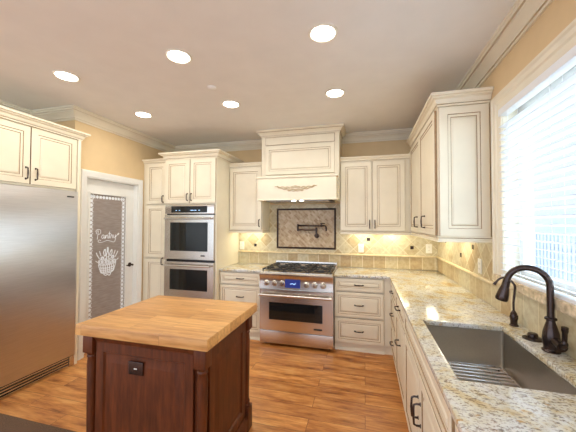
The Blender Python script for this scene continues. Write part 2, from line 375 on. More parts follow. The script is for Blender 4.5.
# blind
bl = thing('window_blind', 'white horizontal slatted blind covering the window over the sink', 'blind', (XR - .004, (WY0 + WY1) / 2, WZ0))
mb = MB(); pitch = .0445; n = int((wh - .10) / pitch)
for i in range(n):
    z = .045 + i * pitch; a = R(-13)
    dx, dz = .0245 * math.cos(a), .0245 * math.sin(a)
    t = bmesh.new(); vs_ = []
    for yy in (-wl + .008, wl - .008):
        vs_.append([t.verts.new((k * dx, yy, z + k * dz + .003 * (1 - k * k) + h)) for h in (0, .0028) for k in ((-1, -.5, 0, .5, 1) if h == 0 else (1, .5, 0, -.5, -1))])
    m_ = len(vs_[0])
    for k in range(m_): t.faces.new((vs_[0][k], vs_[0][(k + 1) % m_], vs_[1][(k + 1) % m_], vs_[1][k]))
    t.faces.new(vs_[0]); t.faces.new(vs_[1][::-1]); bmesh.ops.recalc_face_normals(t, faces=t.faces[:]); mb._merge(t, 0)
mb.obj('slats', bl, 'blind', 50)
MB().box(-.028, .028, -wl + .01, wl - .01, wh - .055, wh - .009, bev=.004).obj('headrail', bl, 'blind')
MB().box(-.025, .025, -wl + .014, wl - .014, .004, .022, bev=.004).obj('bottom_rail', bl, 'blind')
for yy in (-wl + .15, -wl / 3, wl / 3, wl - .15):
    for xx in (-.0275, .0275): MB().tube([(xx, yy, .01), (xx, yy, wh - .05)], .0011, 5).obj('ladder_cord', bl, 'blind')

# outside
struct(MB().box(1.3, 9, -6, 12, -.5, -.4).obj('ground', None, 'ground'))
hs = thing('neighbour_house', 'pale neighbouring house wall seen through the blind slats', 'house', (5.2, 6, -.4))
MB().box(0, .3, -1.5, 9, 0, 6.5).obj('wall', hs, 'siding')
MB().box(-.03, 0, 5.5, 6.25, 1.2, 5).obj('window', hs, 'bluewin')
MB().box(-.03, 0, 6.4, 6.75, 1.2, 5).obj('window', hs, 'bluewin')
fn = MB()
for i in range(60): fn.box(0, .03, i * .12, i * .12 + .075, 0, 1.75)
fn.box(.03, .07, 0, 7.2, .3, .38); fn.box(.03, .07, 0, 7.2, 1.4, 1.48)
o = fn.obj('picket_fence', None, 'siding'); o.location = (3.6, 3, -.4); tag(o, 'pale picket fence seen through the lower blind slats', 'fence')

# ------------------------------------------------------------------ pantry door
MD = Matrix(((0, 0, 1, XL), (1, 0, 0, 0), (0, 1, 0, 0), (0, 0, 0, 1)))     # local x -> Y, y -> Z, z -> +X
mb = MB(); mb.sweep([(DY0, 0), (DY0, DZ), (DY1, DZ), (DY1, 0)], [(0, 0), (0, .010), (.01, .015), (.04, .016), (.05, .022), (.066, .022), (.073, .015), (.076, 0)], M=MD)
mb.box(XL - .12, XL + .001, DY0, DY0 + .012, 0, DZ); mb.box(XL - .12, XL + .001, DY1 - .012, DY1, 0, DZ); mb.box(XL - .12, XL + .001, DY0, DY1, DZ - .012, DZ)
struct(mb.obj('trim_4', None, 'door'))
dr = thing('door_1', None, None, (XL - .06, (DY0 + DY1) / 2, .006), 90); dr['kind'] = 'structure'
hw = (DY1 - DY0) / 2 - .014; dh = DZ - .02; sl, sr, sb, stp = .085, .125, .28, .165
mb = MB(); t_ = .04
mb.box(-hw, -hw + sl, 0, t_, 0, dh); mb.box(hw - sr, hw, 0, t_, 0, dh); mb.box(-hw + sl, hw - sr, 0, t_, 0, sb); mb.box(-hw + sl, hw - sr, 0, t_, dh - stp, dh)
gx0, gx1, gz0, gz1 = -hw + sl, hw - sr, sb, dh - stp
mb.rings(gx0 - .012, gx1 + .012, gz0 - .012, gz1 + .012, -.006, [(0, .006, 0), (.002, 0, 0), (.008, 0, 0), (.012, .012, 0)]) if False else None
for a in ((gx0 - .012, gx0 + .008, gz0 - .012, gz1 + .012), (gx1 - .008, gx1 + .012, gz0 - .012, gz1 + .012), (gx0, gx1, gz0 - .012, gz0 + .008), (gx0, gx1, gz1 - .008, gz1 + .012)):
    mb.box(a[0], a[1], -.006, .004, a[2], a[3], bev=.002)
mb.obj('door_slab', dr, 'door')
pane = MB().box(gx0, gx1, .016, .024, gz0, gz1).obj('glass_pane', dr, 'frost')
# etched border of little lozenges, and the etched lettering and basket
yt = .0150
mb = MB(); bw = .055
def loz(cx, cz, r, a=45):
    t = bmesh.new(); vs1 = []
    for yy in (yt, .0165):
        vs1.append([t.verts.new((cx + r * math.cos(R(a + 90 * k)), yy, cz + r * math.sin(R(a + 90 * k)))) for k in range(4)])
    for k in range(4): t.faces.new((vs1[0][k], vs1[0][(k + 1) % 4], vs1[1][(k + 1) % 4], vs1[1][k]))
    t.faces.new(vs1[0]); t.faces.new(vs1[1][::-1]); bmesh.ops.recalc_face_normals(t, faces=t.faces[:]); mb._merge(t, 0)
nz = int((gz1 - gz0) / .052)
for i in range(nz):
    z = gz0 + .04 + i * (gz1 - gz0 - .08) / (nz - 1)
    for x in (gx0 + .036, gx1 - .036):
        loz(x, z, .026, 0 if i % 2 else 45); loz(x - .022, z + .026, .009); loz(x + .022, z + .026, .009)
for i in range(10):
    x = gx0 + .07 + i * (gx1 - gx0 - .14) / 9
    for z in (gz0 + .04, gz1 - .04): loz(x, z, .024, 0 if i % 2 else 45)
mb.obj('etched_border', pane, 'etch')
cx = (gx0 + gx1) / 2
def etch(name, strokes, ox, oz, sc, r):
    mb = MB()
    for st in strokes:
        pts = smooth([(ox + x * sc, yt + .0015, oz + z * sc) for x, z in st], 5)
        mb.tube(pts, r, 5)
    return mb.obj(name, pane, 'etch')
# "Pantry" in looping script
pantry = [
    [(.35, -.1), (.45, .6), (.55, 1.35), (.5, 1.5), (.3, 1.35), (.15, 1.1), (.2, .9)],
    [(.0, 1.3), (.2, 1.6), (.6, 1.72), (1.0, 1.55), (1.05, 1.15), (.8, .85), (.5, .8)],
    [(1.75, .62), (1.5, .68), (1.28, .45), (1.3, .15), (1.5, .02), (1.72, .25), (1.78, .6), (1.8, .1), (1.95, 0)],
    [(1.95, 0), (2.08, .35), (2.12, .62), (2.12, .05), (2.2, .4), (2.4, .65), (2.55, .5), (2.55, .1), (2.7, 0)],
    [(2.7, 0), (2.85, .5), (2.95, 1.25), (2.9, .5), (2.98, .05), (3.12, .02)], [(2.7, .85), (3.25, .88)],
    [(3.12, .02), (3.28, .5), (3.32, .7), (3.42, .58), (3.58, .6), (3.58, .2), (3.72, 0)],
    [(3.85, .65), (3.85, .25), (4.0, .05), (4.2, .2), (4.28, .65), (4.3, .1), (4.2, -.5), (3.9, -.75), (3.2, -.55), (2.4, -.4), (1.4, -.65), (.7, -.6), (.55, -.35), (.8, -.2), (1.1, -.35)],
    [(4.28, .1), (4.6, .5), (5.0, .9), (5.1, .7), (4.8, .55)]]
etch('etched_lettering', pantry, cx - .175, 1.32, .068, .0042)
# etched basket with bottle, fruit and bread sticks
bk = []
bk += [[(-1.2, 0), (-1.05, -.5), (-.8, -1.0), (0, -1.15), (.8, -1.0), (1.05, -.5), (1.2, 0)], [(-1.25, 0), (-.6, -.12), (0, -.15), (.6, -.12), (1.25, 0)]]
for k in range(-3, 4): bk.append([(k * .3, -.15), (k * .27, -1.05)])
for z in (-.4, -.65, -.88): bk.append([(-1.05 - z * .2 * .9, z), (0, z - .12), (1.05 + z * .2 * .9, z)])
def circ(x, z, r): return [(x + r * math.cos(k * math.pi / 5), z + r * math.sin(k * math.pi / 5)) for k in range(11)]
for x, z, r in [(-.95, .3, .28), (-.45, .25, .3), (.5, .3, .32), (.98, .2, .24), (0, .15, .22), (-.7, .7, .2), (.75, .75, .2), (.3, .05, .15), (-.2, .5, .16)]:
    bk.append(circ(x, z, r)); bk.append(circ(x, z, r * .5))
bk += [[(-.15, .3), (-.15, 1.1), (-.05, 1.4), (-.05, 1.9), (.08, 1.9), (.08, 1.4), (.18, 1.1), (.18, .3)], [(-.15, .8), (.18, .8)], [(-.4, .9), (-.55, 1.4), (-.35, 1.75), (-.25, 1.3), (-.3, .9)], [(.35, .9), (.35, 1.3), (.6, 1.65), (.62, 1.2), (.4, .9)]]
bk += [[(-1.1, .7), (-1.45, 1.25), (-1.5, 1.45)], [(1.1, .7), (1.4, 1.2), (1.5, 1.4)], [(-1.3, .3), (-1.6, .5)], [(1.3, .3), (1.6, .5)], [(-.9, 1.0), (-1.1, 1.6)], [(.9, 1.0), (1.1, 1.55)], [(-.5, -1.2), (-.2, -1.4), (0, -1.3), (.3, -1.45), (.5, -1.2)]]
etch('etched_basket', bk, cx, 1.00, .105, .006)
kb = MB(); MY = Matrix.Rotation(R(90), 4, 'X')
kx, kz = hw - .055, .94
kb.lathe([(.03, 0), (.03, .004), (.024, .010), (.012, .012), (.011, .04), (.014, .045), (.014, .055), (.008, .06)], (kx, 0, kz), 20, 0, MY)
kb.tube(smooth([(kx, -.05, kz), (kx - .03, -.052, kz + .004), (kx - .07, -.05, kz - .002), (kx - .10, -.046, kz + .006)], 4), [.010] * 8 + [.008] * 4 + [.006], 10)
kb.obj('door_lever', dr, 'bronze')

# ------------------------------------------------------------------ cabinet helpers (local frame: x along, front faces -Y, y=0 at the carcass front)
def pull(mb, x, y, z, ln=.10, vert=True, out=.030, mat=0):
    """arched pull with feet, on a face at y, projecting to -Y"""
    h = ln / 2
    P = [(-h, 0), (-h, -.6), (-h * .9, -.95), (-h * .4, -1.0), (0, -1.02), (h * .4, -1.0), (h * .9, -.95), (h, -.6), (h, 0)]
    pts = [(x + (0 if vert else a), y + b * out, z + (a if vert else 0)) for a, b in P]
    rr = [.0065, .0055, .0055, .006, .007, .006, .0055, .0055, .0065]
    mb.tube(pts, rr, 8, mat)
    for s in (-h, h):
        mb.box(x + (-.006 if vert else s - .009), x + (.006 if vert else s + .009), y - .004, y + .001, z + (s - .009 if vert else -.006), z + (s + .009 if vert else .006), mat, bev=.0015)
def door(par, x0, x1, z0, z1, hx=None, hz=None, vert=True, ln=.10, fr=.055, name='door', y=0, out=.030):
    d = MB().panel(x0 + .003, x1 - .003, z0 + .003, z1 - .003, y - .001, .021, fr).obj(name, par, ('cream', 'glaze'))
    if hx is not None:
        m = MB(); pull(m, hx, y - .022, hz, ln, vert, out); m.obj('handle', d, 'bronze')
    return d
def drawer(par, x0, x1, z0, z1, ln=.095, fr=.036, out=.028):
    return door(par, x0, x1, z0, z1, (x0 + x1) / 2, (z0 + z1) / 2, False, ln, fr, 'drawer', out=out)
def carcass(par, x0, x1, d, z0, z1, name='carcass'):
    m = MB(); m.box(x0, x1, 0, d, z0, z1, bev=.0015)
    return m.obj(name, par, ('cream', 'glaze'))
SC = .72
def cab_crown(par, pts, zb, zt, out=.06):
    """pts path travelling with the outside on the left"""
    h = zt - zb; prof = [(0, zb), (.008, zb), (.008, zb + h * .14), (.004, zb + h * .14), (.004, zb + h * .20), (.014, zb + h * .20), (.020, zb + h * .30), (out * .42, zb + h * .52), (out * .62, zb + h * .62), (out * .72, zb + h * .64), (out * .72, zb + h * .74), (out * .80, zb + h * .74), (out, zb + h * .80), (out, zt), (0, zt)]
    m = MB(); m.sweep(pts, prof, gl=(3,)); return m.obj('crown_moulding', par, ('cream', 'glaze'), 25)
def rail(par, pts, zb, zt=None):
    m = MB(); m.sweep(pts, [(0, zb + .042), (.010, zb + .042), (.014, zb + .034), (.008, zb + .028), (.008, zb + .012), (.016, zb + .006), (.016, zb), (0, zb)], gl=(2,)); return m.obj('light_rail', par, ('cream', 'glaze'), 25)
def base(label, loc, rz, w, depth, rows, doors=None, near=None):
    t = thing('base_cabinet', label, 'cabinet', loc, rz)
    m = MB(); m.box(0, w, 0, depth, .10, .882, bev=.001); m.obj('carcass', t, ('cream',))
    m = MB(); m.box(0, w, .018, depth, 0, .098); m.sweep([(w, .018), (0, .018)], [(0, 0), (.012, 0), (.012, .02), (.006, .03), (0, .03)]); m.obj('plinth', t, 'cream')
    for z0, z1 in rows: drawer(t, .006, w - .006, z0, z1)
    return t
CZ = .884

# ------------------------------------------------------------------ back wall base units
YF = 3.55
ROWS = [(.715, .872), (.405, .705), (.105, .395)]
base('cream drawer cabinet left of the range, between it and the oven tower', (-1.890, YF, 0), 0, .602, YB - YF - .003, ROWS)
t = base('cream three-drawer cabinet right of the range, before the corner', (-.355, YF, 0), 0, .575, YB - YF - .003, ROWS)
cf = thing('corner_cabinet', 'cream blank corner unit where the two worktop runs meet', 'cabinet', (.221, YF, 0))
MB().box(0, .088, 0, .58, .1, .882).obj('filler_panel', cf, 'cream')
MB().box(0, .088, .018, .58, 0, .098).obj('plinth', cf, 'cream')

# ------------------------------------------------------------------ right run base units (rz=-90 : local x -> -Y, front -> -X)
XF = .31; DR = XR - XF - .003
base('cream narrow three-drawer cabinet next to the corner, farthest in the sink run', (XF, 3.549, 0), -90, .56, DR, ROWS)
t = thing('base_cabinet', 'cream pull-out cabinet beside the sink cabinet, one drawer above one tall front', 'cabinet', (XF, 2.985, 0), -90)
MB().box(0, .64, 0, DR, .1, .882, bev=.001).obj('carcass', t, 'cream'); MB().box(0, .64, .018, DR, 0, .098).obj('plinth', t, 'cream')
drawer(t, .006, .634, .715, .872, .12, out=.034)
door(t, .006, .634, .105, .705, .32, .50, False, .12, .055, out=.034)
t = thing('sink_cabinet', 'cream sink cabinet with false front over two doors with bronze pulls', 'cabinet', (XF, 2.341, 0), -90)
SW = 1.215
MB().box(0, SW, 0, .018, .1, .882).box(0, .018, .018, DR, .1, .882).box(SW - .018, SW, .018, DR, .1, .882).box(.018, SW - .018, DR - .01, DR, .1, .882).box(.018, SW - .018, .018, DR - .01, .1, .118).obj('carcass', t, 'cream')
MB().box(0, SW, .018, DR, 0, .098).obj('plinth', t, 'cream')
door(t, .006, SW - .006, .715, .872, fr=.036, name='false_front')
door(t, .006, SW / 2, .105, .705, SW / 2 - .035, .50, True, .115, .055, out=.036)
door(t, SW / 2, SW - .006, .105, .705, SW / 2 + .035, .50, True, .115, .055, out=.036)
t = thing('base_cabinet', 'cream cabinet nearest the camera in the sink run, cut by the picture edge', 'cabinet', (XF, 1.122, 0), -90)
MB().box(0, .9, 0, DR, .1, .882, bev=.001).obj('carcass', t, 'cream'); MB().box(0, .9, .018, DR, 0, .098).obj('plinth', t, 'cream')
MB().box(.0, .06, -.012, 0, .1, .882, bev=.002).obj('stile', t, 'cream')
drawer(t, .066, .894, .715, .872); door(t, .066, .48, .105, .705, .445, .6); door(t, .48, .894, .105, .705, .515, .6)

# ------------------------------------------------------------------ worktops
o = MB().box(0, .605, 0, YB - 3.514, 0, .030, bev=.005).obj('worktop', None, 'granite'); o.location = (-1.891, 3.512, CZ)
tag(o, 'short speckled granite worktop between the oven tower and the range', 'worktop')
SX0, SX1, SY0, SY1 = .357, .797, 1.285, 2.008
mb = MB(); t = bmesh.new()
# L-shaped slab with a sink hole: outline grid
xs = [-.358, .279, SX0, SX1, XR - .002]; ys = [.2, SY0, SY1, 3.512, YB - .002]
def cell(i, j):
    if j == 3: return True
    if i == 0: return False
    return not (i == 2 and j == 1)
V = {}
def gv(i, j, k):
    if (i, j, k) not in V: V[i, j, k] = t.verts.new((xs[i], ys[j], (CZ, CZ + .030)[k]))
    return V[i, j, k]
for i in range(4):
    for j in range(4):
        if not cell(i, j): continue
        t.faces.new([gv(*p, 1) for p in ((i, j), (i + 1, j), (i + 1, j + 1), (i, j + 1))]); t.faces.new([gv(*p, 0) for p in ((i, j), (i, j + 1), (i + 1, j + 1), (i + 1, j))])
        for (a, b, di, dj) in (((i, j), (i + 1, j), 0, -1), ((i + 1, j), (i + 1, j + 1), 1, 0), ((i + 1, j + 1), (i, j + 1), 0, 1), ((i, j + 1), (i, j), -1, 0)):
            ni, nj = i + di, j + dj
            if not (0 <= ni < 4 and 0 <= nj < 4 and cell(ni, nj)):
                t.faces.new((gv(*a, 0), gv(*b, 0), gv(*b, 1), gv(*a, 1)))
bmesh.ops.recalc_face_normals(t, faces=t.faces[:])
ed = [e for e in t.edges if len(e.link_faces) == 2 and e.calc_face_angle() > .5]
bmesh.ops.bevel(t, geom=ed, offset=.005, segments=2, affect='EDGES', profile=.6)
mb._merge(t, 0)
tag(mb.obj('worktop', None, 'granite'), 'long L-shaped speckled granite worktop running round the corner to the sink', 'worktop')

# ------------------------------------------------------------------ sink, grid, taps
sk = thing('sink', 'rectangular brushed steel undermount sink below the window', 'sink', ((SX0 + SX1) / 2, (SY0 + SY1) / 2, .66))
hx, hy, hz = (SX1 - SX0) / 2 + .004, (SY1 - SY0) / 2 + .004, CZ - .002 - .66
t = bmesh.new()
def rrect(z, ins, r, n=5):
    out = []
    for sx_, sy_, a0 in ((1, 1, 0), (-1, 1, 90), (-1, -1, 180), (1, -1, 270)):
        cx_, cy_ = sx_ * (hx - ins - r), sy_ * (hy - ins - r)
        for k in range(n + 1):
            a = R(a0 + 90 * k / n); out.append(t.verts.new((cx_ + r * math.cos(a), cy_ + r * math.sin(a), z)))
    return out
loops = [rrect(hz, -.025, .02), rrect(hz, 0, .016), rrect(.03, .002, .016), rrect(.008, .008, .02), rrect(.001, .03, .03), rrect(-.001, .14, .05)]
outer = [rrect(hz - .002, -.025, .02), rrect(hz - .002, -.003, .02), rrect(-.002, -.001, .02), rrect(-.004, .14, .05)]
def bridge(A, B):
    n = len(A)
    for k in range(n): t.faces.new((A[k], A[(k + 1) % n], B[(k + 1) % n], B[k]))
for A, B in zip(loops, loops[1:]): bridge(A, B)
t.faces.new(loops[-1])
for A, B in zip(outer, outer[1:]): bridge(B, A)
t.faces.new(outer[-1][::-1]); bridge(outer[0], loops[0])
bmesh.ops.recalc_face_normals(t, faces=t.faces[:])
MB()._merge(t, 0).obj('basin', sk, 'sink')
MB().lathe([(.05, 0), (.05, .003), (.042, .004), (.036, .001), (.01, .0005)], (0, .05, 0), 24).obj('drain', sk, 'chrome')
gr = thing('sink_grid', 'steel wire grid lying on the bottom of the sink', 'sink grid', ((SX0 + SX1) / 2, (SY0 + SY1) / 2, .661))
mb = MB(); gx, gy = hx - .03, hy - .03
mb.tube([(-gx, -gy, .02), (gx, -gy, .02), (gx, gy, .02), (-gx, gy, .02)], .004, 8, closed=True)
for i in range(1, 17): y = -gy + i * 2 * gy / 17; mb.tube([(-gx, y, .026), (gx, y, .026)], .0042, 6)
for x in (-.12, .12): mb.tube([(x, -gy, .0155), (x, gy, .0155)], .003, 6)
mb.obj('wires', gr, 'chrome')
for sx_ in (-1, 1):
    for sy_ in (-1, 1): MB().tube([(sx_ * (gx - .02), sy_ * (gy - .03), .001), (sx_ * (gx - .02), sy_ * (gy - .03), .019)], .005, 8).obj('foot', gr, 'black')

CT = CZ + .030
fb = Vector((.870, 1.685, CT)); fe = Vector((.712, 1.742, 0)); dirv = (fe - Vector((fb.x, fb.y, 0))); rr = dirv.length / 2; du = dirv.normalized()
fc = thing('kitchen_faucet', 'tall dark bronze gooseneck faucet with pull-down spray head behind the sink', 'faucet', fb)
MB().lathe([(.036, 0), (.037, .006), (.031, .012), (.030, .02), (.034, .035), (.035, .06), (.032, .09), (.024, .12), (.018, .14), (.017, .148), (.024, .152), (.024, .160), (.018, .164)], seg=28).obj('body', fc, 'bronze')
pts = [Vector((0, 0, .16)), Vector((0, 0, .22)), Vector((0, 0, .31))] + arc(du * rr + Vector((0, 0, .31)), rr, 180, 8, 16, du, (0, 0, 1))[1:]
MB().tube(pts, .0148, 16).obj('spout', fc, 'bronze')
e = pts[-1]; dd = (pts[-1] - pts[-2]).normalized()
q = dd.to_track_quat('Z', 'Y').to_matrix().to_4x4(); q.translation = e
MB().lathe([(.0165, -.004), (.0175, .004), (.0165, .010), (.018, .03), (.026, .07), (.029, .098), (.026, .108), (.019, .110)], seg=24, M=q).obj('spray_head', fc, 'bronze')
hd = MB(); hd.tube([(0, -.02, .062), (.0, -.045, .054), (0, -.082, .050)], [.020, .018, .022], 14); hd.tube(smooth([(0, -.072, .050), (.0, -.092, .064), (.0, -.099, .10), (.0, -.102, .15)], 5), [.014] * 8 + [.010] * 5 + [.013] * 3, 10); hd.obj('lever_handle', fc, 'bronze')
fw = thing('filter_tap', 'small slender bronze water tap at the far end of the sink', 'faucet', (.870, 2.045, CT))
MB().lathe([(.024, 0), (.024, .005), (.018, .010), (.018, .03), (.022, .05), (.016, .075), (.008, .09)], seg=22).obj('body', fw, 'bronze')
d2 = Vector((-.93, .36, 0)).normalized()
pts = smooth([Vector((0, 0, .08)), Vector((0, 0, .14)), Vector((.006, 0, .20)), d2 * -.005 + Vector((0, 0, .245)), d2 * .03 + Vector((0, 0, .282)), d2 * .065 + Vector((0, 0, .275)), d2 * .095 + Vector((0, 0, .235))], 6)
MB().tube(pts, [.0062] * (len(pts) - 4) + [.0062, .0075, .0085, .0085], 10).obj('spout', fw, 'bronze')
MB().tube([(0, -.01, .045), (.0, -.035, .05), (0, -.04, .072)], [.008, .007, .006], 8).obj('lever_handle', fw, 'bronze')
ag = MB().lathe([(.046, 0), (.046, .004), (.036, .010), (.023, .013), (.023, .026), (.019, .032), (.008, .034)], seg=26).obj('air_gap_cap', None, 'bronze')
ag.location = (.866, 1.835, CT); tag(ag, 'low round bronze cap on the granite left of the tall faucet', 'cap')

# ------------------------------------------------------------------ backsplash
bs = thing('tiled_backsplash', 'travertine tile backsplash with diamond pattern along the range wall', 'backsplash', (0, YB, 0))
HX0, HX1 = -1.358, -.31      # hood width
mb = MB(); TZ = 1.078
mb.box(-1.890, -1.284, -.012, -.001, CT + .001, TZ, 0); mb.box(-.360, XR - .013, -.012, -.001, CT + .001, TZ, 0); mb.box(-1.284, -.360, -.012, -.001, .90, TZ, 0)
mb.obj('square_tiles', bs, 'tile_sq')
mb = MB(); mb.box(-1.890, HX0 - .05, -.012, -.001, TZ, 1.384); mb.box(HX0 - .05, HX1, -.012, -.001, TZ, 1.80); mb.box(HX1, XR - .013, -.012, -.001, TZ, 1.384)
for x, z in ((-1.615, 1.189), (.052, 1.305), (.61, 1.204)): mb.box(x - .021, x + .021, -.0145, -.012, z - .021, z + .021, 1)
mb.obj('diamond_tiles', bs, ('tile_di', 'bronze'))
lp = [(0, TZ - .002), (.016, TZ - .002), (.022, TZ + .006), (.022, TZ + .012), (.016, TZ + .022), (0, TZ + .022)]
MB().sweep([(XR - .035, -.012), (-1.890, -.012)], lp).obj('ledge_trim', bs, 'stone')
pfx0, pfx1, pfz0, pfz1 = -1.272, -.392, 1.150, 1.742
mb = MB(); MF = Matrix(((1, 0, 0, 0), (0, 0, -1, -.012), (0, 1, 0, 0), (0, 0, 0, 1)))
mb.sweep([(pfx0, pfz0), (pfx0, pfz1), (pfx1, pfz1), (pfx1, pfz0)], [(0, 0), (0, .008), (-.010, .014), (-.020, .014), (-.026, .006), (-.026, 0)], M=MF, closed=True); mb.obj('panel_frame', bs, 'bronze')
MB().box(pfx0 + .026, pfx1 - .026, -.016, -.012, pfz0 + .026, pfz1 - .026).obj('mosaic_panel', bs, 'mosaic')
br_ = thing('tiled_backsplash', 'travertine tile backsplash along the window wall behind the sink', 'backsplash', (XR, YB, 0), -90)
mb = MB(); mb.box(.001, 3.5, -.012, -.001, CT + .001, TZ, 0); mb.box(YB - WY1 - .10, 3.5, -.012, -.001, TZ, WZ0 - .051); mb.obj('square_tiles', br_, 'tile_sq')
mb = MB(); mb.box(.001, YB - 2.412, -.012, -.001, TZ, 1.384)
for y, z in ((3.735, 1.322), (3.19, 1.217), (2.86, 1.323)): mb.box(YB - y - .02, YB - y + .02, -.0145, -.012, z - .02, z + .02, 1)
mb.obj('diamond_tiles', br_, ('tile_di', 'bronze'))
MB().sweep([(YB - 2.42, -.012), (.0125, -.012)], lp).obj('ledge_trim', br_, 'stone')

def outlet(label, loc, rz, sw=True):
    t = thing('wall_outlet', label, 'outlet', loc, rz)
    MB().box(-.037, .037, -.006, 0, -.06, .06, bev=.003).obj('cover_plate', t, 'plastic')
    for z in (-.022, .022):
        m = MB(); m.box(-.016, .016, -.009, -.006, z - .013, z + .013, 0, bev=.002)
        for x in (-.006, .006): m.box(x - .001, x + .001, -.0095, -.0085, z - .004, z + .005, 1)
        m.obj('socket', t, ('plastic', 'gap'))
    return t
outlet('white outlet on the backsplash just right of the range', (-.049, YB - .0125, 1.18), 0)
outlet('white outlet on the backsplash beside the far right corner', (.815, YB - .0125, 1.195), 0)
outlet('white outlet on the backsplash left of the range, beside the oven tower', (-1.835, YB - .0125, 1.18), 0)
outlet('white outlet on the window wall backsplash, near the window casing', (XR - .0125, 2.70, 1.18), -90)

# ------------------------------------------------------------------ pot filler
pf = thing('pot_filler', 'folded dark bronze pot filler arm on the mosaic panel above the range', 'pot filler', (-.665, YB - .016, 1.345))
MYm = Matrix.Rotation(R(90), 4, 'X')
MB().lathe([(.034, 0), (.034, .005), (.022, .010), (.016, .03), (.02, .045), (.02, .06), (.01, .068)], (0, 0, 0), 22, 0, MYm).obj('wall_mount', pf, 'bronze')
MB().lathe([(.014, -.02), (.016, -.01), (.012, .02), (.016, .1), (.014, .115), (.006, .12)], (0, -.055, 0), 16).obj('pivot', pf, 'bronze')
MB().tube([(0, -.055, .085), (-.27, -.060, .085)], .0125, 10).tube([(-.27, -.06, .065), (-.27, -.06, .165)], .013, 12).obj('lower_arm', pf, 'bronze')
MB().tube([(-.27, -.06, .145), (.0, -.085, .145), (.11, -.09, .145)], .0125, 10).obj('upper_arm', pf, 'bronze')
MB().tube(smooth([(.11, -.09, .145), (.138, -.092, .138), (.145, -.092, .11), (.145, -.092, .07)], 4), .0105, 10).tube([(.08, -.088, .13), (.08, -.088, .185)], .011, 10).obj('spout', pf, 'bronze')
MB().tube([(.06, -.088, .175), (.13, -.095, .178)], .0055, 8).obj('valve_lever', pf, 'bronze')
MB().tube([(-.03, -.06, .0), (.035, -.065, .0)], .006, 8).obj('valve_lever', pf, 'bronze')

# ------------------------------------------------------------------ range hood
hd = thing('range_hood', 'cream wooden range hood with carved scroll, rising to the ceiling', 'range hood', ((HX0 + HX1) / 2, 3.70, 1.815))
hw_ = (HX1 - HX0) / 2; ztop = ZC - 1.815 - .001
MB().box(-hw_, hw_, 0, YB - 3.70 - .002, .02, ztop - .001, bev=.002).obj('body', hd, 'cream')
MB().panel(-hw_ + .06, hw_ - .06, .36, ztop - .215, -.001, .018, .05).obj('upper_panel', hd, ('cream', 'glaze'))
MB().rings(-hw_ + .06, hw_ - .06, ztop - .195, ztop - .095, -.010, [(-.006, .0095, 0), (-.006, .009, 1), (0, .008, 1), (0, .002, 0), (.002, 0, 0), (.01, 0, 0)]).obj('frieze_board', hd, ('cream', 'glaze'))
MB().sweep([(hw_, .35), (hw_, 0), (-hw_, 0), (-hw_, .35)], [(0, ztop - .082), (.012, ztop - .082), (.012, ztop - .070), (.020, ztop - .070), (.026, ztop - .055), (.044, ztop - .034), (.052, ztop - .030), (.052, ztop - .024), (.066, ztop - .020), (.066, ztop), (0, ztop)], gl=(2, 6)).obj('crown_moulding', hd, ('cream', 'glaze'), 25)
ah = MB(); ah.box(-hw_ + .018, hw_ - .018, -.20, -.001, 0.012, .285, bev=.003)
ah.obj('apron', hd, 'cream')
MB().sweep([(hw_ - .018, -.002), (hw_ - .018, -.20), (-hw_ + .018, -.20), (-hw_ + .018, -.002)], [(0, .286), (.014, .286), (.014, .300), (.008, .306), (.0, .316), (-.09, .318), (-.09, .286)]).obj('ledge_moulding', hd, 'cream')
MB().sweep([(hw_ - .018, -.002), (hw_ - .018, -.20), (-hw_ + .018, -.20), (-hw_ + .018, -.002)], [(0, 0), (.012, 0), (.012, .010), (.005, .02), (0, .02)]).obj('lower_bead', hd, 'cream')
# carved scroll onlay
sc_ = [[(0, -.028), (.03, -.018), (.06, -.030), (.09, -.012), (.12, -.020), (.15, -.002), (.18, .002), (.20, .018), (.225, .022)],
       [(.02, 0), (.03, .014), (.045, .012), (.045, -.002), (.032, -.004)], [(.06, -.008), (.08, .012), (.10, .010), (.10, -.004), (.088, -.006)],
       [(.11, -.006), (.13, .014), (.16, .012), (.165, .0), (.15, .002)], [(0, .004), (.012, .02), (0, .028)], [(.17, .004), (.19, .022), (.20, .03)],
       [(.05, -.028), (.07, -.04), (.085, -.03)], [(0, -.03), (.018, -.044), (.036, -.034)]]
m = MB()
for st in sc_:
    for s in (-1, 1):
        p = smooth([(s * x * 1.2, -.204, .155 + z) for x, z in st], 5); nn = len(p)
        m.tube(p, [.0075 - .003 * i / nn for i in range(nn)], 6)
m.obj('carved_scroll', hd, 'carving')
m = MB(); m.box(-.44, .44, -.15, .38, .0, .012, bev=.003); m.box(-.40, .0, -.1, .3, -.003, 0, 1); m.box(.01, .40, -.1, .3, -.003, 0, 1); m.obj('filter_insert', hd, ('black', 'steel'))
for x in (-.045, .06):
    MB().lathe([(.022, -.004), (.022, 0), (.018, .001)], (x, -.125, -.001), 16).obj('lamp', hd, 'puck')
    lamp('SPOT', 'hood_lamp', hd, (x, -.125, -.02), 1.2, (1, .9, .72), .02, spot=120)

